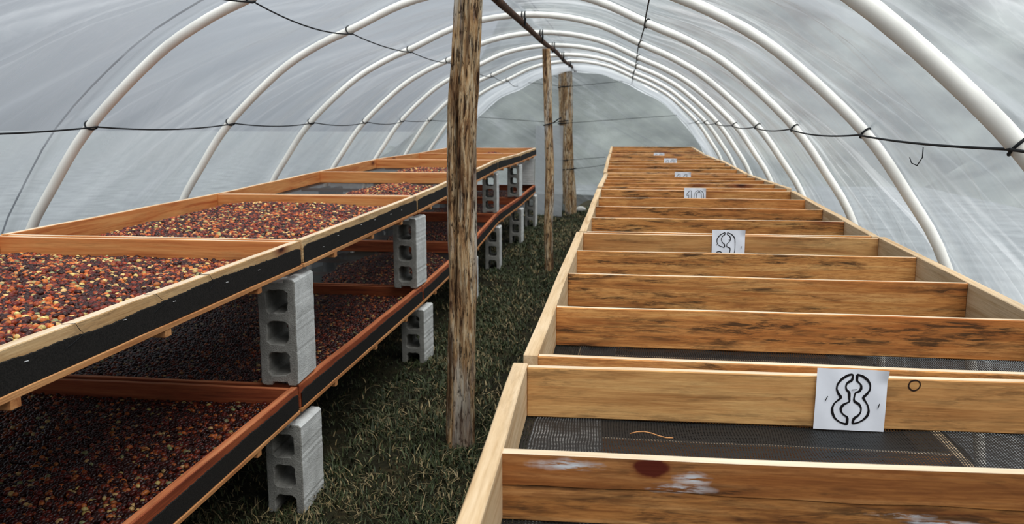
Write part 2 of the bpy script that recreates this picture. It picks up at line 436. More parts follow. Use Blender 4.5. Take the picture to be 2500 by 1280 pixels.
ORD = ['', 'first', 'second', 'third', 'fourth', 'fifth', 'sixth', 'seventh', 'eighth', 'ninth', 'tenth', 'eleventh', 'twelfth', 'thirteenth', 'fourteenth']
def hoop_pt(p, y): return Vector((RX+p.x, y, CZ+p.y))
def hoop_off(p, hy):
    i = HOOP_Y.index(hy); a = p.x*1.3+i
    return Vector((.006*math.sin(a*2.1), .012*math.sin(a*.9), .004*math.sin(a*1.7+1)))
for i, hy in enumerate(HOOP_Y):
    if hy < 1.5: continue
    r = .024 if hy < 3 else .0205
    k = len(HOOP_Y)-i
    rng = random.Random(i)
    pts = []
    for p in PR[::2]:
        pts.append(hoop_pt(p, hy)+hoop_off(p, hy))
    o = tube('pipe_hoop', pts, r, M['pvc'], sides=14)
    tag(o, 'white plastic pipe hoop arching over both tables, %s from the end wall' % ORD[k], 'pipe hoop', 'pipe hoops carrying the film')

# film over the hoops
def build_film():
    ys = np.arange(-3.4, 12.06, .045); ns = len(PR)
    hoops = np.array(HOOP_Y)
    V = []; UV = []
    for y in ys:
        d = np.abs(hoops-y).min(); 
        # phase between hoops
        j = np.searchsorted(hoops, y); 
        lo = hoops[max(j-1, 0)]; hi = hoops[min(j, len(hoops)-1)]
        ph = 0 if hi <= lo else (y-lo)/(hi-lo)
        sag = .022*math.sin(math.pi*max(0, min(1, ph)))**1.2
        for i, p in enumerate(PR):
            q = PR[max(i-1, 0)]; r = PR[min(i+1, ns-1)]; tn = (r-q).normalized(); nrm = Vector((-tn.y, tn.x, 0))
            if nrm.dot(Vector((p.x, p.y+.6, 0))) < 0: nrm = -nrm
            s = PLEN*i/(ns-1); side = 1 if p.x > 0 else -1
            h = abs(s-PLEN/2)
            e = min(1, d/.25)
            wr = mnoise.noise(Vector(((h-y)*.5, (h+y)*3.0, 2.0+side)))*.022*e
            wr += mnoise.noise(Vector(((h-y)*.8, (h+y)*8.0, 7.0)))*.008*e
            wr += mnoise.noise(Vector((h*1.2, y*11, 17.0+side)))*.007*min(1, h/1.2)
            off = .029 - sag + wr
            V.append((RX+p.x+nrm.x*off, y, CZ+p.y+nrm.y*off))
            UV.append((h, y+(0 if side > 0 else 31)))
    ny = len(ys)
    F = [(j*ns+i, (j+1)*ns+i, (j+1)*ns+i+1, j*ns+i+1) for j in range(ny-1) for i in range(ns-1)]
    me = mesh_from('film', V, F, True)
    uvl = me.uv_layers.new(name='uv'); li = np.empty(len(me.loops), dtype=np.int32); me.loops.foreach_get('vertex_index', li)
    uvl.data.foreach_set('uv', np.array(UV, dtype=np.float32)[li].ravel())
    return structure(obj('ceiling', me, M['film']))
build_film()

# gathered second layer of film round the end arch
def arch_band():
    ys = [10.95, 11.2, 11.45, 11.7, 11.9, 12.08]; V = []; UV = []; ns = len(PR)
    for j, y in enumerate(ys):
        k = .990-.0045*j
        for i, p in enumerate(PR):
            wr = 1+.012*mnoise.noise(Vector((i*.13, y*3, 3)))
            V.append((RX+p.x*k*wr, y+.05*mnoise.noise(Vector((i*.2, j, 1))), CZ+(p.y+1.45)*k*wr-1.45)); UV.append((PLEN*i/ns, y))
    F = [(j*ns+i, (j+1)*ns+i, (j+1)*ns+i+1, j*ns+i+1) for j in range(len(ys)-1) for i in range(ns-1)]
    me = mesh_from('band', V, F, True)
    uvl = me.uv_layers.new(name='uv'); li = np.empty(len(me.loops), dtype=np.int32); me.loops.foreach_get('vertex_index', li)
    uvl.data.foreach_set('uv', np.array(UV, dtype=np.float32)[li].ravel())
    structure(obj('trim_1', me, M['film_white']))
arch_band()
# end walls of film
def end_film(name, y0, mat, lift=None, seed=0, x_lo=None, x_hi=None, z_hi=None, inset=0.0):
    nx, nz = 110, 70
    V = []; UV = []; idx = {}
    x0 = -2.04 if x_lo is None else x_lo-RX; x1 = 2.04 if x_hi is None else x_hi-RX
    top = {}
    for i in range(nx+1):
        dx = x0+(x1-x0)*i/nx
        zt = prof_at_x(dx).y + .02
        if z_hi is not None: zt = min(zt, z_hi)
        zb = -1.36 if lift is None else lift(RX+dx)-CZ
        for j in range(nz+1):
            z = zb+(zt-zb)*j/nz
            wr = mnoise.noise(Vector((dx*2.6+z*1.1, z*.7, 3+seed)))*.10 + mnoise.noise(Vector((dx*7-z*2.5, z*1.6, 9+seed)))*.03
            ed = min(1, (zt-z)/.25) if z_hi is None else 1
            V.append((RX+dx, y0+wr*ed-inset*(1-j/nz), CZ+z)); UV.append((dx*1.1+seed*5, z*1.6+11))
    F = [(i*(nz+1)+j, (i+1)*(nz+1)+j, (i+1)*(nz+1)+j+1, i*(nz+1)+j+1) for i in range(nx) for j in range(nz)]
    me = mesh_from(name, V, F, True)
    uvl = me.uv_layers.new(name='uv'); li = np.empty(len(me.loops), dtype=np.int32); me.loops.foreach_get('vertex_index', li)
    uvl.data.foreach_set('uv', np.array(UV, dtype=np.float32)[li].ravel())
    return structure(obj(name, me, mat))
def lift_back(x):  # hem lifted beside the lashed poles
    return .02 + .16*math.exp(-((x+.45)/.2)**2)
end_film('wall_back', 12.18, M['film_end'], lift_back, 0)
end_film('wall_front', -3.3, M['film_end'], None, 4)
fl2 = end_film('door_flap', 11.75, M['film_white'], None, 2, -1.19, -.82, -.12, .1)
del fl2['kind']; tag(fl2, 'loose whitish plastic film flap hanging behind the tied end posts', 'plastic flap')

# ------------------------------------------------------------------ posts, ridge pole
def post_mesh(path, rad, seed, crack=None, sides=72, rough=.012, rows=170):
    """path: list of (x,y,z); rad: list; bark ridges run along the trunk"""
    pts = [Vector(p) for p in path]; d = [0]
    for a, b in zip(pts, pts[1:]): d.append(d[-1]+(b-a).length)
    V = []
    for r in range(rows+1):
        s = d[-1]*r/rows; j = 0
        while j < len(d)-2 and d[j+1] < s: j += 1
        u = (s-d[j])/max(1e-9, d[j+1]-d[j]); u2 = u*u*(3-2*u)
        c = pts[j].lerp(pts[j+1], u); R = rad[j]*(1-u2)+rad[j+1]*u2
        z = c.z
        for k in range(sides):
            a = 2*math.pi*k/sides; ca, sa = math.cos(a), math.sin(a)
            n = mnoise.noise(Vector((ca*3.5, sa*3.5, z*1.2+seed)))*.55 + mnoise.noise(Vector((ca*9, sa*9, z*3+seed)))*.45
            n2 = mnoise.noise(Vector((ca*1.2+seed, sa*1.2, z*2.1)))
            m = n*rough + n2*rough*.8 + abs(mnoise.noise(Vector((ca*16, sa*16, z*4.5+seed))))*rough*.5
            if crack:
                a0 = crack[0]+.16*mnoise.noise(Vector((z*1.4, seed, 2)))
                da = (a-a0+math.pi) % (2*math.pi)-math.pi
                dep = crack[1]*max(0, min(1, (z-crack[2])/.25))
                m -= dep*math.exp(-(da/.15)**4)
            V.append((c.x+ca*(R+m), c.y+sa*(R+m), z))
    F = [(r*sides+k, r*sides+(k+1) % sides, (r+1)*sides+(k+1) % sides, (r+1)*sides+k) for r in range(rows) for k in range(sides)]
    F.append(tuple(rows*sides+k for k in range(sides)))
    return mesh_from('trunk', V, F, True)
def X_at(px, py, Y):
    v = CAMR @ Vector((px-1250, -(py-640), -2100)); return v.x*Y/v.y, CZ+v.z*Y/v.y
Yp = 3.33
path = []; rads = []
for px, py, hw in ((1124, 1130, 37), (1125, 1080, 36), (1128, 900, 34), (1127, 700, 33), (1127, 560, 33), (1129, 400, 34), (1130, 260, 35), (1137, 130, 32.5), (1143, 0, 31.5), (1148, -110, 31)):
    x, z = X_at(px, py, Yp); path.append((x, Yp, z)); rads.append(hw*Yp*1.0/2100*1.0)
post = obj('support_post', post_mesh(path, rads, 3.1, crack=(math.radians(252), .036, .45), sides=132, rows=320, rough=.015), M['bark'])
tag(post, 'thick barked tree trunk post with a long vertical split, standing in the grass aisle', 'post', 'posts under the ridge pole')

e2 = empty('support_post', (-.636, 7.47, 0)); tag(e2, 'slender knotty wooden post with one cord tie standing mid aisle', 'post', 'posts under the ridge pole')
Yq = 7.47; path = []; rads = []
for px, py, hw in ((1339, 690, 9.5), (1340, 655, 9.5), (1338, 560, 10), (1343, 480, 10.5), (1343, 400, 10.5), (1339, 330, 10), (1337, 250, 9), (1335, 180, 9.5), (1333, 119, 8.5)):
    x, z = X_at(px, py, Yq); path.append((x+.636, 0, z)); rads.append(hw*Yq/2100)
obj('trunk', post_mesh(path, rads, 8.4, sides=36, rows=90, rough=.010), M['bark'], e2)
def ring(cx, cy, z, r, tilt=0, n=20, wob=.0, squash=1.0):
    return [(cx+math.cos(2*math.pi*i/n)*r, cy+math.sin(2*math.pi*i/n)*r*squash, z+tilt*math.cos(2*math.pi*i/n)+wob*math.sin(6.28*i/n*3)) for i in range(n)]
x, z = X_at(1340, 303, Yq); tube('cord_tie', ring(x+.636, 0, z, .045, .012), .005, M['cord'], e2, 6, True)
tube('cord_end', [(x+.636+.04, -.02, z+.01), (x+.636+.08, -.03, z+.04), (x+.636+.11, -.03, z+.055)], .005, M['cord'], e2, 6)

Yr = 12.0
e3 = empty('support_post', (-.74, Yr, 0)); tag(e3, 'two stout wooden poles lashed together with black cord by the end wall', 'post', 'posts under the ridge pole')
for nm, seq in (('pole', ((1394, 535, 14), (1392, 480, 14), (1387, 400, 13), (1385, 300, 12), (1385, 220, 11.5), (1386, 163, 10))), ('pole', ((1384, 500, 9), (1380, 420, 9), (1374, 300, 9), (1373, 220, 8.5), (1371, 164, 7)))):
    path = []; rads = []
    for px, py, hw in seq:
        x, z = X_at(px, py, Yr); path.append((x+.74, 0 if hw > 9.4 or seq[0][2] == 14 else .06, z)); rads.append(hw*Yr/2100)
    obj('pole', post_mesh(path, rads, 5.5+len(path), sides=36, rows=80, rough=.012), M['bark'], e3)
for py, n in ((212, 2), (295, 2), (301, 2), (391, 1), (413, 1)):
    x, z = X_at(1380+ (3 if py > 350 else 0)+(6 if py > 400 else 0), py, Yr)
    tube('cord_tie', ring(x+.74, .02, z, .098, .01, squash=.95), .007, M['cord'], e3, 6, True)

# ridge pole
pts = [Vector((-.69, .4+i*.4, 0)) for i in range(30)]
for p in pts:
    p.z = CZ+.617 + .02*max(0, (p.y-6))/6 + .006*math.sin(p.y*2.3); p.x += .006*math.sin(p.y*1.7)
pts[-1].y = 12.0
rp = empty('ridge_pole', (-.69, .4, CZ+.6)); tag(rp, 'long dark wooden branch forming the ridge under the hoops', 'ridge pole')
tube('branch', [p-Vector((-.69, .4, CZ+.6)) for p in pts], [.024-.006*i/29+.0015*math.sin(i*1.9) for i in range(30)], M['ridge'], rp, 12)
for hy in HOOP_Y:
    if hy < 3: continue
    c = Vector((0, hy-.4, .041))
    for k in (-1, 1):
        tube('cord_tie', [(.010*k+.012, c.y+math.cos(a)*.027, c.z+math.sin(a)*.045) for a in [2*math.pi*i/16 for i in range(16)]], .005, M['cord'], rp, 6, True)

# ------------------------------------------------------------------ cords tied along the hoops
def cord(name, dx, label, r=.0034, y0=-1.75, side_in=.019, sag=.035, seed=0, tails=()):
    p = prof_at_x(dx); root = Vector((RX+p.x, 2.05, CZ+p.y))
    e = empty(name, root); tag(e, label, 'cord', 'black cords tied along the hoops')
    ys = [h for h in HOOP_Y if h >= y0]
    rng = random.Random(seed); pts = []
    inward = Vector((-p.x, 0, -(p.y+.5))).normalized()
    for a, b in zip(ys, ys[1:]):
        sg = sag*rng.uniform(.4, 1.3)
        for k in range(10):
            u = k/10; base = Vector((RX+p.x, a+(b-a)*u, CZ+p.y)) + inward*(side_in+.006)
            base += Vector((0, 0, -sg*4*u*(1-u))) + hoop_off(p, a).lerp(hoop_off(p, b), u); base += inward*(.006*4*u*(1-u))
            pts.append(base-root)
    pts.append(Vector((RX+p.x, ys[-1], CZ+p.y))+inward*(side_in+.006)-root)
    tube('strand', pts, r, M['cord'], e, 6)
    i0 = min(range(len(PR)), key=lambda i: (PR[i]-p).length); tn = (PR[i0+1]-PR[i0-1]).normalized(); T = Vector((tn.x, 0, tn.y)); Nn = Vector((-tn.y, 0, tn.x))
    for h in ys:
        if h < 1.5: continue
        R = .0225 if h > 3 else .0265
        c = Vector((RX+p.x, h, CZ+p.y))-root+hoop_off(p, h)
        tube('tie_loop', [c+Nn*math.cos(a)*R+Vector((0, 1, 0))*math.sin(a)*R+T*(.012*math.sin(a)) for a in [2*math.pi*i/18 for i in range(18)]], r*1.1, M['cord'], e, 6, True)
    for ty, ln in tails:
        c = Vector((0, ty-2.05, -.02))+inward*side_in
        tube('loose_end', [c, c+Vector((.0, .0, -.03)), c+Vector((0, .04, -.055)), c+Vector((0, .09, -.05)), c+Vector((0, .11, -.035))][:ln], .0015, M['cord'], e, 5)
    return e
cord('cord_line', -1.50, 'black cord tied hoop to hoop along the cherry table side at eye height', seed=1, sag=.022)
cord('cord_line', 1.53, 'black cord tied hoop to hoop along the empty tray side at eye height', seed=2, sag=.012, tails=((2.6, 5),))
cord('cord_line', -.79, 'black cord tied along the hoops overhead on the cherry table side', seed=3, sag=.03)
cord('cord_line', .745, 'black cord tied along the hoops overhead on the empty tray side', seed=4, sag=.015)
# cord outside the film along the ridge and one following a hoop
o = tube('outer_cord', [(RX+.06, y, CZ+.715+.004*math.sin(y*3)) for y in np.arange(2, 12, .3)], .004, M['cord'], None, 6)
tag(o, 'thin cord lying outside the film along the ridge', 'cord')
o = tube('tie_down_cord', [hoop_pt(p, 3.215+.02*math.sin(p.x*5)) + Vector((p.x, 0, p.y+.6)).normalized()*.055 for p in PR[6:len(PR)//2:3]], .004, M['cord'], None, 6)
tag(o, 'thin dark tie-down cord over the film beside the eighth hoop from the end wall', 'cord')
# strings across the end wall
for a, mid, b, lab in (((1270, 200), (1385, 212), (1545, 196), 'upper thin string across the end wall tied round the lashed poles'),
                       ((1165, 286), (1378, 301), (1662, 281), 'middle thin string across the end wall tied round the lashed poles'),
                       ((1230, 388), (1383, 391), (1478, 384), 'lower thin string across the end wall at tray height'),
                       ((1393, 413), (1440, 408), (1520, 396), 'lowest thin string running from the lashed poles behind the empty trays')):
    pp = []
    for q in (a, mid, b):
        x, z = X_at(q[0], q[1], 11.93); pp.append(Vector((x, 11.93 if q is not mid else 11.88, z)))
    pts = [pp[0].lerp(pp[1], i/8) for i in range(8)] + [pp[1].lerp(pp[2], i/8) for i in range(9)]
    tag(tube('end_string', pts, .003, M['cord'], None, 6), lab, 'string')

# ------------------------------------------------------------------ concrete blocks
def block_mesh(seed, Wd=.128, Dp=.20, Ht=.40):
    rng = random.Random(seed); bm = bmesh.new()
    def loop(pts, jit):
        vs = []
        n = len(pts)
        for i in range(n):
            a = Vector(pts[i]); b = Vector(pts[(i+1) % n]); m = max(1, int((b-a).length/.012))
            for k in range(m):
                p = a.lerp(b, k/m); p = p+Vector((rng.uniform(-jit, jit), rng.uniform(-jit, jit)))
                vs.append(bm.verts.new((p.x, 0, p.y)))
        return [bm.edges.new((vs[i], vs[(i+1) % len(vs)])) for i in range(len(vs))]
    w = Wd/2; c = .008
    outer = [(-w+c, 0), (-w*.45, 0), (-w*.38, .012), (w*.38, .012), (w*.45, 0), (w-c, 0), (w, c), (w, Ht-c), (w-c, Ht), (w*.45, Ht), (w*.38, Ht-.012), (-w*.38, Ht-.012), (-w*.45, Ht), (-w+c, Ht), (-w, Ht-c), (-w, c)]
    E = loop(outer, .0010)
    hw = .036
    for cz in (.082, .20, .318):
        hh = .043; r = .012
        E += loop([(-hw+r, cz-hh), (hw-r, cz-hh), (hw, cz-hh+r), (hw, cz+hh-r), (hw-r, cz+hh), (-hw+r, cz+hh), (-hw, cz+hh-r), (-hw, cz-hh+r)], .0019)
    bmesh.ops.triangle_fill(bm, use_beauty=True, use_dissolve=False, edges=E)
    g = bmesh.ops.extrude_face_region(bm, geom=bm.faces[:])
    vs = [e for e in g['geom'] if isinstance(e, bmesh.types.BMVert)]
    bmesh.ops.translate(bm, verts=vs, vec=(0, Dp, 0))
    for v in bm.verts: v.co.y -= Dp/2
    ed = [e for e in bm.edges if e.calc_face_angle(0) > .9 and abs(e.verts[0].co.y-e.verts[1].co.y) < .01]
    bmesh.ops.bevel(bm, geom=ed, offset=.003, segments=1, affect='EDGES')
    bmesh.ops.recalc_face_normals(bm, faces=bm.faces[:])
    for fc in bm.faces: fc.material_index = 1 if abs(fc.normal.y) > .5 or (abs(fc.calc_center_median().x) < Wd/2-.008 and .02 < fc.calc_center_median().z < Ht-.02) else 0
    me = bpy.data.meshes.new('block'); bm.to_mesh(me); bm.free(); return me
BL = [block_mesh(s) for s in (1, 2, 3)]
def block(x, y, z0, z1, label, k=0, rz=0, group='concrete block supports'):
    o = obj('concrete_block', BL[k % 3], [M['concrete'], M['concrete_raw_shaded']], None, (x, y, z0), (0, 0, rz)); o.scale.z = (z1-z0)/.40
    return tag(o, label, 'concrete block', group)

# ------------------------------------------------------------------ drying trays
TH = .095
def tray_frame(pn, pf, edge_side, W):
    """pn, pf: near and far top outer corner; edge_side +1 when that corner is the right one"""
    pn = Vector(pn); pf = Vector(pf); d = pf-pn; Ln = d.length
    yaw = math.atan2(-d.x, d.y); pitch = math.asin(d.z/Ln)
    e = Euler((pitch, 0, yaw), 'XYZ'); R = e.to_matrix()
    origin = pn - R @ Vector((edge_side*W/2, 0, TH))
    return origin, e, Ln, Matrix.Translation(origin) @ R.to_4x4()
def net_mesh(W, Ln, sag, seed):
    nx, ny = 24, 36; V = []
    for j in range(ny+1):
        for i in range(nx+1):
            u = i/nx; v = j/ny
            z = -sag*(abs(math.sin(math.pi*v*4)))*.6*min(1, 4*u, 4*(1-u)) + mnoise.noise(Vector((u*5, v*8, seed)))*.004*min(1, 8*u*(1-u)) 
            V.append(((u-.5)*W, v*Ln, z))
    F = [(j*(nx+1)+i, j*(nx+1)+i+1, (j+1)*(nx+1)+i+1, (j+1)*(nx+1)+i) for j in range(ny) for i in range(nx)]
    return mesh_from('net', V, F, True)
def skirt_mesh(Ln, seed, h0=.052, h1=.062):
    """dark net folded up over the outside of a rail, ragged upper edge; along local Y, outward +X"""
    rng = random.Random(seed); n = int(Ln/.006); V = []; F = []
    for i in range(n+1):
        y = .006+(Ln-.012)*i/n
        h = h0+(h1-h0)*.5*(1+mnoise.noise(Vector((y*2.1, seed, 0)))*1.6) + mnoise.noise(Vector((y*9, seed, 4)))*.0035 + rng.uniform(-.0014, .0014)
        ed = min(y, Ln-y)
        if ed < .04: h *= .80+.2*math.sqrt(max(0, ed/.04))
        for dz, dx in ((.0, .0), (.0, .0032), (h-.001, .0032), (h, .0004)):
            V.append((dx, y, dz))
    for i in range(n):
        a = i*4; b = a+4
        for k in range(3): F.append((a+k, b+k, b+k+1, a+k+1))
    return mesh_from('skirt', V, F, False)

def rail(name, parent, x, y0, y1, mat, T=.026, H=TH, z=0, seed=0, top=None):
    Ln = y1-y0
    mats = [mat, top or M['edge']]
    return obj(name, board_mesh(Ln, T, H, waves=14, seed=seed, mats=mats), mats, parent, (x, (y0+y1)/2, z), (0, 0, math.pi/2))
def cross(name, parent, y, x0, x1, mat, T=.022, H=TH, z=0, seed=0, top=None):
    mats = [mat, top or M['edge']]
    return obj(name, board_mesh(x1-x0, T, H, waves=10, seed=seed, mats=mats), mats, parent, ((x0+x1)/2, y, z), (0, 0, 0))

BT = .016      # batten height under the boards
def left_tray(pn, pf, label, W=1.12, seed=0, detail=True, group='cherry trays', low=False):
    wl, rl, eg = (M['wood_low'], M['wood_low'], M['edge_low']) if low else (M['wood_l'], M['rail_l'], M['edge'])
    org, eu, Ln, Mx = tray_frame(pn, pf, 1, W)
    e = empty('drying_tray', org, eu); tag(e, label, 'tray', group)
    T = .026; g = .004
    rail('rail', e, W/2-T/2, g, Ln-g, rl, T, TH-BT, BT, seed % 5, eg)
    rail('rail', e, -W/2+T/2, g, Ln-g, wl, T, TH-BT, BT, (seed+1) % 5, eg)
    cross('end_board', e, g+.013, -W/2+T, W/2-T, wl, .022, TH-BT-.002, BT, seed % 4, eg)
    cross('end_board', e, Ln-g-.013, -W/2+T, W/2-T, wl, .022, TH-BT-.002, BT, (seed+2) % 4, eg)
    obj('net', net_mesh(W-.02, Ln-.03, .003, seed), M['net'], e, (0, .015, BT-.001))
    obj('net_skirt', skirt_mesh(Ln-2*g, seed*3.1+.7), M['skirt'], e, (W/2+.0002, g, BT))
    rail('batten', e, W/2-.006, g, Ln-g, M['batten'], .024, BT-.002, 0, 0, M['batten'])
    rail('batten', e, -W/2+.012, g, Ln-g, M['batten'], .024, BT-.002, 0, 0, M['batten'])
    for k in (.2, .5, .8):
        o = obj('cross_slat', board_mesh(W+.006, .028, .020), [M['batten'], M['batten']], e, (.002, Ln*k, -.0175))
    if detail:
        for k, (fy, fz) in enumerate(((.12, .025), (.22, .044), (.40, .048), (.52, .045), (.68, .040), (.80, .038))):
            obj('staple', board_mesh(.010, .0016, .0016, .0003), [M['steel'], M['steel']], e, (W/2+.0042, Ln*fy, BT+fz), (0, .0, 1.2))
    if detail and seed == 0:
        for k, (fy, a, b) in enumerate(((.62, .03, -.03), (.47, .045, -.05), (.30, .03, -.06))):
            y = Ln*fy
            tube('loose_thread', [(W/2-.02, y, TH+.001), (W/2+.003, y+.01, TH+.001), (W/2+.006, y+a*.6, TH-.014), (W/2+.006, y+a, TH-.024), (W/2+.005, y+a+b*.5, TH-.034), (W/2+.006, y+a+b, TH-.040)], .0007, M['cord'], e, 4)
    return e, Mx, Ln, W

UPJ = [(1.0, -1.08, -.405), (2.775, -1.08, -.414), (4.435, -1.08, -.411), (6.05, -1.085, -.392), (7.58, -1.107, -.376), (9.13, -1.088, -.386), (10.70, -1.08, -.381)]
LOJ = [(1.0, -1.08, -.905), (2.70, -1.08, -.905), (4.53, -1.08, -.918), (6.10, -1.08, -.900), (7.52, -1.10, -.845), (9.13, -1.09, -.852), (10.62, -1.08, -.834)]
numw = ['sixth', 'fifth', 'fourth', 'third', 'second', 'first']
heap = ['filled with', 'heaped with', 'half covered in', 'partly covered in', 'thinly scattered with', 'thinly scattered with']
UP = []; LO = []
for i in range(6):
    a, b = UPJ[i], UPJ[i+1]
    UP.append(left_tray((a[1], a[0]+.006, CZ+a[2]), (b[1], b[0]-.006, CZ+b[2]), 'upper tier wooden tray %s drying coffee cherries, %s from the end wall' % (heap[i], numw[i]), seed=i, detail=i < 2, group='upper tier cherry trays'))
    a, b = LOJ[i], LOJ[i+1]
    LO.append(left_tray((a[1], a[0]+.006, CZ+a[2]), (b[1], b[0]-.006, CZ+b[2]), 'lower tier wooden tray of shade-darkened coffee cherries, %s from the end wall' % numw[i], seed=i+11, detail=False, group='lower tier cherry trays', low=True))
BLK = 1.335
for i in range(7):
    u, l = UPJ[i], LOJ[i]
    n = ORD[7-i]
    last = i == 6
    zu = CZ+u[2]-TH-.020; zl = CZ+l[2]
    yb = (u[0]+l[0])/2+.05
    sl = max(0, (LOJ[i+1][2]-l[2])*.1, (l[2]-LOJ[i-1][2])*0) if 0 < i < 6 else 0
    if i == 0: yb = 1.10
    if last: yb -= .15
    for side, sn in ((0, 'aisle edge'), (1, 'film edge')):
        x = u[1]-.066 if side == 0 else u[1]-1.12+.066
        rz = math.pi/2+.06 if last and side == 0 else (.05*math.sin(i*2.1+side))
        if last and side == 0: x -= .036
        block(x, yb+.0, zl+.004+sl, zu-.006, 'concrete block between tray tiers at the %s, %s joint from the end wall' % (sn, n), i+side, rz, 'blocks between the tray tiers')
        x2 = l[1]-.066 if side == 0 else l[1]-1.12+.066
        block(x2+(.022 if side == 0 else 0), (yb if last or i == 0 else l[0]+.05), -.055, CZ+l[2]-TH-.027, 'concrete block in the grass at the %s, %s joint from the end wall' % (sn, n), i+side+1, .04*math.cos(i*1.7+side), 'blocks standing in the grass')

# ---- right hand empty trays
def right_tray(pn, pf, label, W=1.10, seed=0, front=False, lower=False, group='empty trays'):
    org, eu, Ln, Mx = tray_frame(pn, pf, -1, W)
    e = empty('drying_tray', org, eu); tag(e, label, 'tray', group)
    T = .027; g = .004
    H = TH; 
    rail('rail', e, -W/2+T/2, g, Ln-g, M['rail_r'], T, H, 0, seed % 5, M['rail_r'])
    rail('rail', e, W/2-T/2, g, Ln-g, M['rail_r'], T, H, 0, (seed+1) % 5, M['rail_r'])
    y0, y1 = g+.011, Ln-g-.011
    for k in range(5):
        y = y0+(y1-y0)*k/4
        nm = 'end_board' if k in (0, 4) else 'divider'
        mat = M['wood_eight'] if (k == 4 and seed == 0) else M['wood_r_clean'] if k == 4 and seed == 1 else M['wood_r']
        if front and k == 3:
            continue
        cross(nm, e, y, -W/2+T, W/2-T, mat, .015 if k not in (0, 4) else .018, H-.003, 0, (seed*5+k) % 7)
    if front:
        y = y0+(y1-y0)*3/4
        d = empty('divider', (0, y, 0)); d.parent = e
        # a split plank: upper and lower half parted by a wandering crack
        n = 40; w2 = W/2-T
        def seam(x): return .049-.009*(x+w2)/(2*w2)-.006*max(0, x) + .0016*math.sin(x*13)+.0009*math.sin(x*37+1)
        for nm, lo, hi, th in (('upper_plank', lambda x: seam(x)+.0008, lambda x: H-.003+.001*math.sin(x*9), .017), ('lower_plank', lambda x: 0, lambda x: seam(x)-.0008, .0145)):
            V = []; F = []
            for i in range(n+1):
                x = -w2+2*w2*i/n
                V += [(x, -th/2, lo(x)), (x, -th/2, hi(x)), (x, th/2, hi(x)), (x, th/2, lo(x))]
            for i in range(n):
                a = i*4; b = a+4
                for k in range(4): F.append((a+k, b+k, b+(k+1) % 4, a+(k+1) % 4))
            F += [(3, 2, 1, 0), (n*4, n*4+1, n*4+2, n*4+3)]
            me = mesh_from(nm, V, F)
            me.materials.append(M['wood_front']); me.materials.append(M['edge'])
            for p in me.polygons: p.material_index = 1 if abs(p.normal.z) > .8 and p.center.z > .07 else 0
            me.update(); obj(nm, me, M['wood_front'], d)
    obj('net', net_mesh(W-.02, Ln-.03, .012, seed+31), M['net'], e, (0, .015, -.002))
    rail('batten', e, -W/2+.012, g, Ln-g, M['batten'], .022, .013, -.017, 0, M['batten'])
    rail('batten', e, W/2-.012, g, Ln-g, M['batten'], .022, .013, -.017, 0, M['batten'])
    for k in (.2, .5, .8):
        obj('cross_slat', board_mesh(W-.004, .028, .018), [M['batten'], M['batten']], e, (0, Ln*k, -.036))
    return e, Mx, Ln, W

RT = [  # near y, x, z ; far y, x, z ; width ; number on its paper
    (-.13, -.150, -.442, 1.490, -.190, -.436, 1.12, '8'),
    (1.525, -.177, -.434, 3.205, -.170, -.425, 1.105, '9'),
    (3.222, -.160, -.425, 4.865, -.147, -.400, 1.08, '10'),
    (4.885, -.146, -.388, 6.500, -.140, -.418, 1.065, '11'),
    (6.520, -.150, -.412, 8.100, -.160, -.392, 1.06, '12'),
    (8.120, -.160, -.398, 9.750, -.168, -.408, 1.055, '13'),
    (9.770, -.166, -.402, 11.40, -.170, -.381, 1.05, None)]
RTO = []
WORD = {'8': 'eight', '9': 'nine', '10': 'ten', '11': 'eleven', '12': 'twelve', '13': 'thirteen'}
for i, (ya, xa, za, yb, xb, zb, W, num) in enumerate(RT):
    lab = ('empty weathered pine tray with black net floor carrying paper number %s' % WORD[num]) if num else 'empty weathered pine tray without a paper number next to the end wall'
    RTO.append(right_tray((xa, ya, CZ+za), (xb, yb, CZ+zb), lab, W, i, i == 0, group='empty upper trays'))
RLZ = -.905
for i, (ya, xa, za, yb, xb, zb, W, num) in enumerate(RT):
    if i > 3: continue
    lab = 'empty lower tier pine tray beneath the tray with paper number %s' % WORD[num]
    right_tray((xa, ya, CZ+RLZ), (xb, yb, CZ+RLZ), lab, W, i+13, group='empty lower trays')
for i in range(8):
    if i < 7: ya, xa, za, W = RT[i][0], RT[i][1], RT[i][2], RT[i][6]
    else: ya, xa, za, W = RT[6][3]-.2, RT[6][4], RT[6][5], RT[6][6]
    if i == 0: ya += .2
    zt = CZ+za-TH-.045
    if i: zt = min(zt, CZ+RT[i-1][5]-TH-.045)
    low = i <= 4
    for side in (0, 1):
        x = xa+.08 if side == 0 else xa+W-.08
        sn = 'aisle' if side == 0 else 'film'
        nm = ('under the joint before the tray numbered %s' % WORD[RT[i][7]]) if i < 6 else ('under the far end trays, %s joint from the end wall' % ORD[8-i])
        if low:
            block(x, ya, -.055, CZ+RLZ-TH-.042, 'concrete block in the grass, %s side, %s' % (sn, nm), i+side, 0, 'blocks under the empty trays')
            block(x, ya, CZ+RLZ+.004, zt, 'concrete block between empty trays, %s side, %s' % (sn, nm), i+side+1, 0, 'blocks between the empty trays')
        else:
            block(x, ya, -.055, .40, 'lower block, %s side, %s' % (sn, nm), i+side, 0, 'blocks under the empty trays')
            block(x, ya, .402, zt, 'upper block, %s side, %s' % (sn, nm), i+side+1, 0, 'blocks under the empty trays')

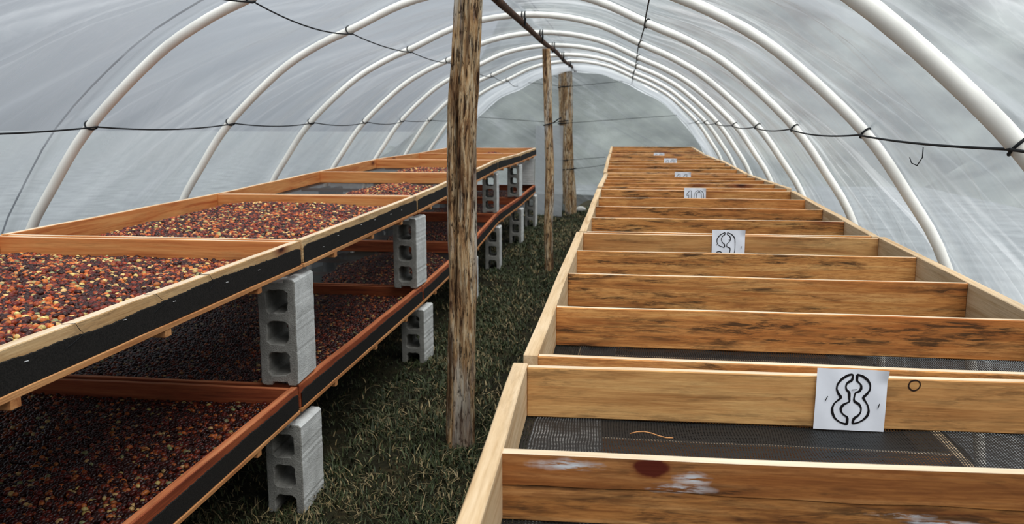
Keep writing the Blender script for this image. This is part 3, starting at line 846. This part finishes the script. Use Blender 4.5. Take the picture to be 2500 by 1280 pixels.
# ------------------------------------------------------------------ paper numbers
def ribbon(pts, wd, closed=True):
    """flat pen stroke in the XZ plane, facing -Y"""
    P = [Vector(p) for p in pts]
    # smooth (Chaikin)
    for _ in range(2):
        Q = []
        n = len(P)
        for i in range(n if closed else n-1):
            a = P[i]; b = P[(i+1) % n]; Q += [a.lerp(b, .17), a.lerp(b, .83)]
        P = Q
    n = len(P); V = []; F = []
    for i, p in enumerate(P):
        a = P[i-1] if closed or i else P[0]; b = P[(i+1) % n] if closed or i < n-1 else P[-1]
        t = (b-a).normalized(); nn = Vector((-t.y, t.x))
        h = wd/2*(1+.25*math.sin(i*.37))
        for s in (1, -1):
            q = p+nn*h*s; V.append((q.x, 0, q.y))
    m = n if closed else n-1
    for i in range(m):
        j = (i+1) % n; F.append((2*i, 2*i+1, 2*j+1, 2*j))
    return V, F
E8 = [[(775,205),(700,225),(610,290),(553,380),(545,460),(580,540),(625,595),(590,640),(530,700),(502,780),(508,860),(550,950),(620,1010),(700,1040),(745,1045),(742,925),(680,890),(640,840),(630,780),(660,720),(720,682),(755,660),(745,600),(740,510),(690,460),(680,400),(700,350),(765,310),(775,260)],
      [(840,205),(920,230),(1000,290),(1045,370),(1045,450),(1010,520),(950,590),(985,640),(1035,720),(1055,810),(1040,890),(980,960),(900,1010),(820,1032),(835,940),(900,890),(935,830),(935,760),(900,700),(830,660),(815,620),(830,510),(890,490),(915,440),(910,380),(870,340),(840,310)]]
E9 = [[(1585,985),(1540,1010),(1512,1050),(1510,1085),(1530,1120),(1585,1137),(1585,1105),(1560,1085),(1550,1055),(1560,1025),(1585,1008)],
      [(1605,985),(1650,1005),(1680,1040),(1685,1090),(1685,1170),(1670,1215),(1640,1250),(1590,1260),(1530,1230),(1508,1180),(1545,1175),(1570,1200),(1600,1208),(1635,1190),(1640,1140),(1605,1128),(1605,1100),(1630,1080),(1642,1050),(1630,1020),(1605,1008)]]
W8, H8 = .117, .109
def to8(l): return [((x-770)/1060*W8, (1150-y)/1025*H8) for x, y in l]
def to9(l): return [((x-1620)/315*W8, H8-(y-963)/315*W8) for x, y in l]
def outline(sk, w, x0):
    P = [Vector(p) for p in sk]; A = []; B = []
    for i, p in enumerate(P):
        t = (P[min(i+1, len(P)-1)]-P[max(i-1, 0)]).normalized(); n = Vector((-t.y, t.x))
        A.append(p+n*w); B.append(p-n*w)
    return [(q.x+x0, q.y) for q in A+B[::-1]]
D1 = [(-.017, .066), (-.017, .074), (-.004, .092), (.0, .093), (.008, .093), (.008, .088), (.008, .02), (.008, .014), (.002, .014), (-.006, .014), (-.006, .02), (-.006, .070), (-.009, .068)]
D0 = [[(-.003, .092), (-.018, .082), (-.021, .052), (-.018, .024), (-.003, .014)], [(.003, .092), (.018, .082), (.021, .052), (.018, .024), (.003, .014)]]
D2 = [[(-.018, .075), (-.012, .09), (.004, .093), (.016, .08), (.012, .062), (-.006, .04), (-.018, .018)], [(-.012, .014), (.004, .014), (.018, .014)]]
D3 = [[(-.018, .08), (-.004, .093), (.013, .085), (.013, .065), (.0, .056)], [(.0, .052), (.016, .042), (.016, .024), (.0, .013), (-.018, .022)]]
def sign(num, Mx, Ln, W, px, above, tilt):
    """paper stapled on the camera-side face of the far end board of a tray"""
    # x position found from the picture on the plane of that board
    face = Mx @ Vector((0, Ln-.026, TH))
    X, _ = X_at(px, 0, face.y) if False else (None, None)
    v = CAMR @ Vector((px-1250, -(proj(face)[1]-640), -2100)); xw = v.x*face.y/v.y
    base = Vector((xw, (Mx @ Vector((xw-Mx.translation.x, Ln-.0275, TH))).y, face.z+above-H8))
    e = empty('paper_number', base, (0, tilt, Mx.to_euler().z))
    tag(e, 'white paper sheet marked with stencilled number %s stapled to the end board' % WORD[num], 'paper sign', 'paper tray numbers')
    nx, nz = 16, 16; V = []; F = []
    def dy(u, v):
        d = -.0012*math.sin(u*7+v*3)**2
        if v > .82 and u > .80: d -= .35*((v-.82)*(u-.80))**.8 * .25
        return d
    for j in range(nz+1):
        for i in range(nx+1):
            u, v = i/nx, j/nz; V.append(((u-.5)*W8, dy(u, v), v*H8))
    F = [(j*(nx+1)+i, j*(nx+1)+i+1, (j+1)*(nx+1)+i+1, (j+1)*(nx+1)+i) for j in range(nz) for i in range(nx)]
    nv = len(V); V += [(a, b+.0004, c) for a, b, c in V]; F += [tuple(reversed([q+nv for q in f])) for f in F]
    obj('sheet', mesh_from('sheet', V, F, True), M['paper'], e)
    ink = M['ink']; loops = []; wd = .0036
    if num == '8': loops = [to8(l) for l in E8]
    elif num == '9': loops = [to9(l) for l in E9]; wd = .0028
    else:
        wd = .0026; ink = M['ink_grey']
        for ch, xo in zip(num, (-.027, .022)):
            if ch == '1': loops.append([(x+xo, z) for x, z in D1]); continue
            for sk in {'0': D0, '2': D2, '3': D3}[ch]: loops.append(outline(sk, .0055, xo))
    for l in loops:
        V, F = ribbon(l, wd)
        V = [(x, dy(x/W8+.5, z/H8)-.0008, z) for x, y, z in V]
        obj('digit_outline', mesh_from('ink', V, F), ink, e)
    if num in '89':
        for sx, sz, a in ((-.040, .056, 1.15), (.047, .046, 1.3), (.0045, .073, .12)):
            obj('staple', board_mesh(.009, .0012, .0012, .0003, mats=[M['ink']]), [M['ink'], M['ink']], e, (sx, -.0028, sz), (0, -a, 0))
    return e
for (num, px, ab, tl), tr in zip((('8', 2079, .012, .01), ('9', 1779, .019, -.005), ('10', 1697, .013, .0), ('11', 1667, .015, .0), ('12', 1637, .014, 0), ('13', 1609, .012, 0)), RTO):
    sign(num, tr[1], tr[2], tr[3], px, ab, tl)

# ------------------------------------------------------------------ coffee cherries
def cherry_mat(name, single):
    m, t, out = new_mat(name)
    if single:
        oi = N(t, 'ShaderNodeObjectInfo'); c = oi.outputs['Color']
    else:
        at = N(t, 'ShaderNodeAttribute'); at.attribute_type = 'INSTANCER'; at.attribute_name = 'col'; c = at.outputs['Color']
    n = noise_tex(t, obj_coords(t, (1.6, 1.6, 1.6)) , 1, 2)
    c2 = mixc(t, ramp(t, n, [(.35, grey(0)), (.7, grey(.5))]), c, (.03, .008, .006, 1))
    principled(t, out, c2, .34, .28)
    return m
M['cherry'] = cherry_mat('cherry_skin', False); M['cherry1'] = cherry_mat('cherry_skin_single', True)
def bean_group():
    g = bpy.data.node_groups.new('scatter_cherries', 'GeometryNodeTree')
    g.interface.new_socket('Geometry', in_out='INPUT', socket_type='NodeSocketGeometry')
    g.interface.new_socket('Geometry', in_out='OUTPUT', socket_type='NodeSocketGeometry')
    gi = g.nodes.new('NodeGroupInput'); go = g.nodes.new('NodeGroupOutput')
    ico = g.nodes.new('GeometryNodeMeshIcoSphere'); ico.inputs['Radius'].default_value = 1; ico.inputs['Subdivisions'].default_value = 2
    sm = g.nodes.new('GeometryNodeSetShadeSmooth'); g.links.new(ico.outputs['Mesh'], sm.inputs['Geometry'])
    mt = g.nodes.new('GeometryNodeSetMaterial'); mt.inputs['Material'].default_value = M['cherry']; g.links.new(sm.outputs[0], mt.inputs['Geometry'])
    ip = g.nodes.new('GeometryNodeInstanceOnPoints'); g.links.new(gi.outputs[0], ip.inputs['Points']); g.links.new(mt.outputs[0], ip.inputs['Instance'])
    for nm, sock in (('rot', 'Rotation'), ('scl', 'Scale')):
        na = g.nodes.new('GeometryNodeInputNamedAttribute'); na.data_type = 'FLOAT_VECTOR'; na.inputs['Name'].default_value = nm
        s = na.outputs['Attribute']
        if nm == 'rot':
            er = g.nodes.new('FunctionNodeEulerToRotation'); g.links.new(s, er.inputs[0]); s = er.outputs[0]
        g.links.new(s, ip.inputs[sock])
    g.links.new(ip.outputs[0], go.inputs[0]); return g
BG = bean_group()
PAL_LOW = [.56, .20, .12, .08, .03, .01]  # lower tier colour mix, weighted dark to stand in for shade
PAL = [('dark maroon', (52, 18, 12), .40), ('wine red', (104, 30, 18), .17), ('red brown', (150, 58, 26), .19), ('orange tan', (208, 112, 50), .14), ('pale yellow', (230, 190, 118), .08), ('greenish', (160, 158, 106), .02)]
def make_cherries(tray, hfun, spacing, seed, layers=2, name='cherry_layer', label='', pick=0, dark=1.0, group=None):
    e, Mx, Ln, W = tray
    rng = np.random.default_rng(seed)
    x0, x1 = -W/2+.036, W/2-.036; y0, y1 = .04, Ln-.04
    pts = []
    for lay in range(layers):
        nx = int((x1-x0)/spacing); ny = int((y1-y0)/(spacing*.87))
        ii, jj = np.meshgrid(np.arange(nx), np.arange(ny))
        X = x0+(ii+.5*(jj % 2)+.3*lay)*spacing + rng.normal(0, spacing*.22, ii.shape)
        Y = y0+(jj+.3*lay)*spacing*.87 + rng.normal(0, spacing*.22, ii.shape)
        X = X.ravel(); Y = Y.ravel(); ok = (X > x0) & (X < x1) & (Y > y0) & (Y < y1)
        for x, y in zip(X[ok], Y[ok]):
            h = hfun(x/(W/2), y/Ln)
            if h < .003: continue
            z = h-.006-lay*.0105
            if z < .004: continue
            pts.append((x, y, BT+z, lay))
    P = np.array(pts); n = len(P)
    P[:, 2] += rng.normal(0, .0022, n)
    P[:, 2] = np.maximum(P[:, 2], BT+.005)
    r = rng.normal(.0072, .0008, n).clip(.005, .0095)
    scl = np.stack([r*rng.uniform(1.05, 1.35, n), r*rng.uniform(.9, 1.05, n), r*rng.uniform(.85, 1.0, n)], 1)
    rot = np.stack([rng.uniform(-.5, .5, n), rng.uniform(-.5, .5, n), rng.uniform(0, 6.28, n)], 1)
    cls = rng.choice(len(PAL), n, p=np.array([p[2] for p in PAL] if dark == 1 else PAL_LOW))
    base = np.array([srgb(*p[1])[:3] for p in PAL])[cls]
    col = (base*rng.uniform(.65, 1.35, (n, 1))*rng.uniform(.9, 1.1, (n, 3)))*dark  # dark factor paints lower tier shade into the cherry colours
    keep = np.ones(n, bool)
    if pick:
        cand = []
        for i in range(n):
            if P[i, 3] > 0: continue
            wp = Mx @ Vector(P[i, :3]); px, py, d = proj(wp)
            if 4 < px < 2490 and py < 828-.362*px-6 and py > 560: cand.append((d, i))
        cand.sort(); ids = [i for d, i in cand[:pick]]
        bm = bmesh.new(); bmesh.ops.create_icosphere(bm, subdivisions=2, radius=1)
        for f in bm.faces: f.smooth = True
        me = bpy.data.meshes.new('cherry'); bm.to_mesh(me); bm.free(); me.materials.append(M['cherry1'])
        R3 = Mx.to_3x3().normalized()
        for i in ids:
            keep[i] = False
            o = bpy.data.objects.new('coffee_cherry', me)
            wp = Mx @ Vector(P[i, :3])
            Rm = R3 @ Euler(rot[i], 'XYZ').to_matrix()
            o.matrix_world = Matrix.Translation(wp) @ Rm.to_4x4() @ Matrix.Diagonal((*scl[i], 1))
            o.color = (*col[i], 1); link(o)
            nm = PAL[cls[i]][0]
            tag(o, '%s coffee cherry on the fullest upper tray close to its outer rail' % nm, 'coffee cherry', '%s cherries in the fullest upper tray' % nm)
    P = P[keep]; scl = scl[keep]; rot = rot[keep]; col = col[keep]
    me = bpy.data.meshes.new(name); me.from_pydata([tuple(p[:3]) for p in P], [], [])
    for nm, arr in (('rot', rot), ('scl', scl)):
        a = me.attributes.new(nm, 'FLOAT_VECTOR', 'POINT'); a.data.foreach_set('vector', arr.astype(np.float32).ravel())
    a = me.attributes.new('col', 'FLOAT_COLOR', 'POINT'); a.data.foreach_set('color', np.concatenate([col, np.ones((len(col), 1))], 1).astype(np.float32).ravel())
    o = bpy.data.objects.new(name, me); o.matrix_world = Mx; link(o); me.materials.append(M['cherry'])
    md = o.modifiers.new('scatter', 'NODES'); md.node_group = BG
    o['kind'] = 'stuff'; tag(o, label, 'coffee cherries', group)
    return n
def nz(u, v, s, k): return mnoise.noise(Vector((u*s, v*s, k)))
def edge(u, v, a=6): return max(0, min(1, a*(1-abs(u))))*max(0, min(1, a*2*min(v, 1-v)+.15))
def hA(u, v): return .034+.010*edge(u, v, 4)-.020*max(0, min(1, (v-.72)/.25))+.009*nz(u, v*1.4, 2.2, 1)+.004*nz(u, v, 7, 2)
def hB(u, v):
    l = max(0, min(1, (u+1.0)*2.2+.35*v))           # thins out towards the film side
    return (.014+.030*edge(u, v, 3))*l + .008*nz(u, v*1.4, 2.6, 5)+.004*nz(u, v, 8, 6) + .012*math.exp(-((v-.9)/.12)**2-((u+.25)/.5)**2)
def hC(u, v): return .046*math.exp(-((u-.30)/.55)**2-((v-.58)/.36)**2)-.012+.012*nz(u, v*1.4, 3.2, 9)
def hD(u, v): return .050*math.exp(-((u-.05)/.55)**2-((v-.62)/.30)**2)-.012+.012*nz(u, v*1.4, 3.4, 14)
def hE(u, v): return .050*math.exp(-((u-.15)/.42)**2-((v-.60)/.28)**2)-.010+.010*nz(u, v*1.4, 3.4, 19)
def hF(u, v): return .046*math.exp(-((u-.15)/.36)**2-((v-.72)/.20)**2)-.008+.010*nz(u, v*1.4, 3.4, 25)
for i, (h, sp, ly) in enumerate(((hA, .0128, 2), (hB, .0128, 2), (hC, .0135, 2), (hD, .0135, 2), (hE, .014, 2), (hF, .014, 2))):
    make_cherries(UP[i], h, sp, 100+i, ly, 'cherry_layer', ['dense speckled layer of red and tan coffee cherries filling the fullest upper tray', 'mounded speckled coffee cherries in the second fullest upper tray', 'coffee cherries covering part of the fourth upper tray from the end wall',
                  'coffee cherries covering part of the third upper tray from the end wall', 'small pile of coffee cherries in the second upper tray from the end wall', 'small pile of coffee cherries in the upper tray next to the end wall'][i], pick=300 if i == 0 else 0, group='upper cherry layers')
def hL(k):
    return lambda u, v: .028+.010*edge(u, v, 4)+.009*nz(u, v*1.4, 2.2, 40+k)+.004*nz(u, v, 7, 50+k)
def hL2(u, v): return .046*math.exp(-((u-.25)/.6)**2-((v-.55)/.42)**2)-.006+.012*nz(u, v*1.4, 3.2, 70)
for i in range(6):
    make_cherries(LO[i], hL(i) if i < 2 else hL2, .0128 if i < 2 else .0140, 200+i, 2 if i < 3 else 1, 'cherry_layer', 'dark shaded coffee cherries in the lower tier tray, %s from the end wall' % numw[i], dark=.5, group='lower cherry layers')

# ------------------------------------------------------------------ grass
def grass_mat():
    m, t, out = new_mat('grass_blades')
    at = N(t, 'ShaderNodeAttribute'); at.attribute_name = 'tint'; at.attribute_type = 'GEOMETRY'
    p = principled(t, out, at.outputs['Color'], .6, .25); return m
def grass(name, label, n, xr, yf, hmin, hmax, seed, dens):
    rng = np.random.default_rng(seed)
    X = rng.uniform(xr[0], xr[1], n*2); Y = yf(rng, n*2)
    k = np.array([dens(x, y) for x, y in zip(X, Y)]); ok = rng.uniform(0, 1, n*2) < k
    X = X[ok][:n]; Y = Y[ok][:n]; n = len(X)
    Z = np.array([gz(x, y) for x, y in zip(X, Y)])-.003
    a = rng.uniform(0, 6.283, n); hgt = rng.uniform(hmin, hmax, n)*rng.uniform(.6, 1.3, n); lean = rng.uniform(.2, 1.5, n)*hgt; wd = rng.uniform(.0012, .0026, n)*(1+Y*.10)
    straw = rng.uniform(0, 1, n) < np.where(Y < 4.2, .05, .02)
    lean = np.where(straw, rng.uniform(.03, .09, n), lean); hgt = np.where(straw, rng.uniform(.012, .03, n), hgt)
    dx, dy = np.cos(a), np.sin(a); sx, sy = -dy*wd, dx*wd
    V = np.empty((n, 5, 3))
    V[:, 0] = np.stack([X-sx, Y-sy, Z], 1); V[:, 1] = np.stack([X+sx, Y+sy, Z], 1)
    mxp = np.stack([X+dx*lean*.35, Y+dy*lean*.35, Z+hgt*.65], 1)
    V[:, 2] = mxp-np.stack([sx*.8, sy*.8, 0*sx], 1); V[:, 3] = mxp+np.stack([sx*.8, sy*.8, 0*sx], 1)
    V[:, 4] = np.stack([X+dx*lean, Y+dy*lean, Z+hgt*.95], 1)
    idx = np.arange(n)[:, None]*5
    quads = np.concatenate([idx+0, idx+1, idx+3, idx+2], 1); tris = np.concatenate([idx+2, idx+3, idx+4], 1)
    me = bpy.data.meshes.new(name)
    me.vertices.add(n*5); me.vertices.foreach_set('co', V.astype(np.float32).ravel())
    me.loops.add(n*7); lv = np.concatenate([quads, tris], 1).astype(np.int32); me.loops.foreach_set('vertex_index', lv.ravel())
    me.polygons.add(n*2); ls = (np.arange(n)[:, None]*7+np.array([[0, 4]])).ravel(); me.polygons.foreach_set('loop_start', ls.astype(np.int32))
    me.update(calc_edges=True); me.validate()
    g = np.array([srgb(58, 70, 40)[:3], srgb(74, 82, 50)[:3], srgb(90, 92, 60)[:3], srgb(142, 124, 84)[:3], srgb(168, 148, 108)[:3]])
    dry = np.array([mnoise.noise(Vector((x*2.3, y*2.3, 6))) for x, y in zip(X, Y)])
    r = rng.uniform(0, 1, n)+dry*.45+np.clip((3.6-Y)*.12, 0, .2)
    c = np.where(r < .35, 0, np.where(r < .68, 1, np.where(r < .86, 2, np.where(r < .99, 3, 4))))
    c = np.where(straw, 4, c)
    col = g[c]*rng.uniform(.45, 1.1, (n, 1))*.8
    at = me.attributes.new('tint', 'FLOAT_COLOR', 'POINT'); cc = np.repeat(np.concatenate([col, np.ones((n, 1))], 1), 5, 0)
    at.data.foreach_set('color', cc.astype(np.float32).ravel())
    o = obj(name, me, M['grass']); o['kind'] = 'stuff'; tag(o, label, 'grass'); return o
M['grass'] = grass_mat()
def near_bias(rng, n): return 2.2 + 10.6*rng.uniform(0, 1, n)**1.7
def dens_a(x, y):
    v = .62+.85*mnoise.noise(Vector((x*3, y*3, 2)))+.4*mnoise.noise(Vector((x*11, y*11, 4)))
    if x < -1.15: v *= .35
    return v
grass('grass', 'short dark green and straw coloured grass of the aisle', 90000, (-1.5, .15), near_bias, .008, .034, 5, dens_a)

# ------------------------------------------------------------------ small things
def stone_mesh(r, seed):
    bm = bmesh.new(); bmesh.ops.create_icosphere(bm, subdivisions=3, radius=r)
    for v in bm.verts:
        v.co *= 1+.25*mnoise.noise(v.co/r*1.2+Vector((seed, 0, 0))); v.co.z *= .6
    for f in bm.faces: f.smooth = True
    me = bpy.data.meshes.new('stone'); bm.to_mesh(me); bm.free(); return me
tag(obj('stone', stone_mesh(.075, 2), M['stone'], None, (-.60, 12.32, .03)), 'pale stone on the grass at the lifted hem of the end film', 'stone')
tag(tube('wood_shaving', [(.02+i*.012, 1.395+.004*math.sin(i), CZ-.436-TH+.004+.0035*math.sin(i*.8)) for i in range(7)], .0011, M['batten'], None, 5), 'curled pale wood shaving on the black net of tray eight', 'wood shaving')
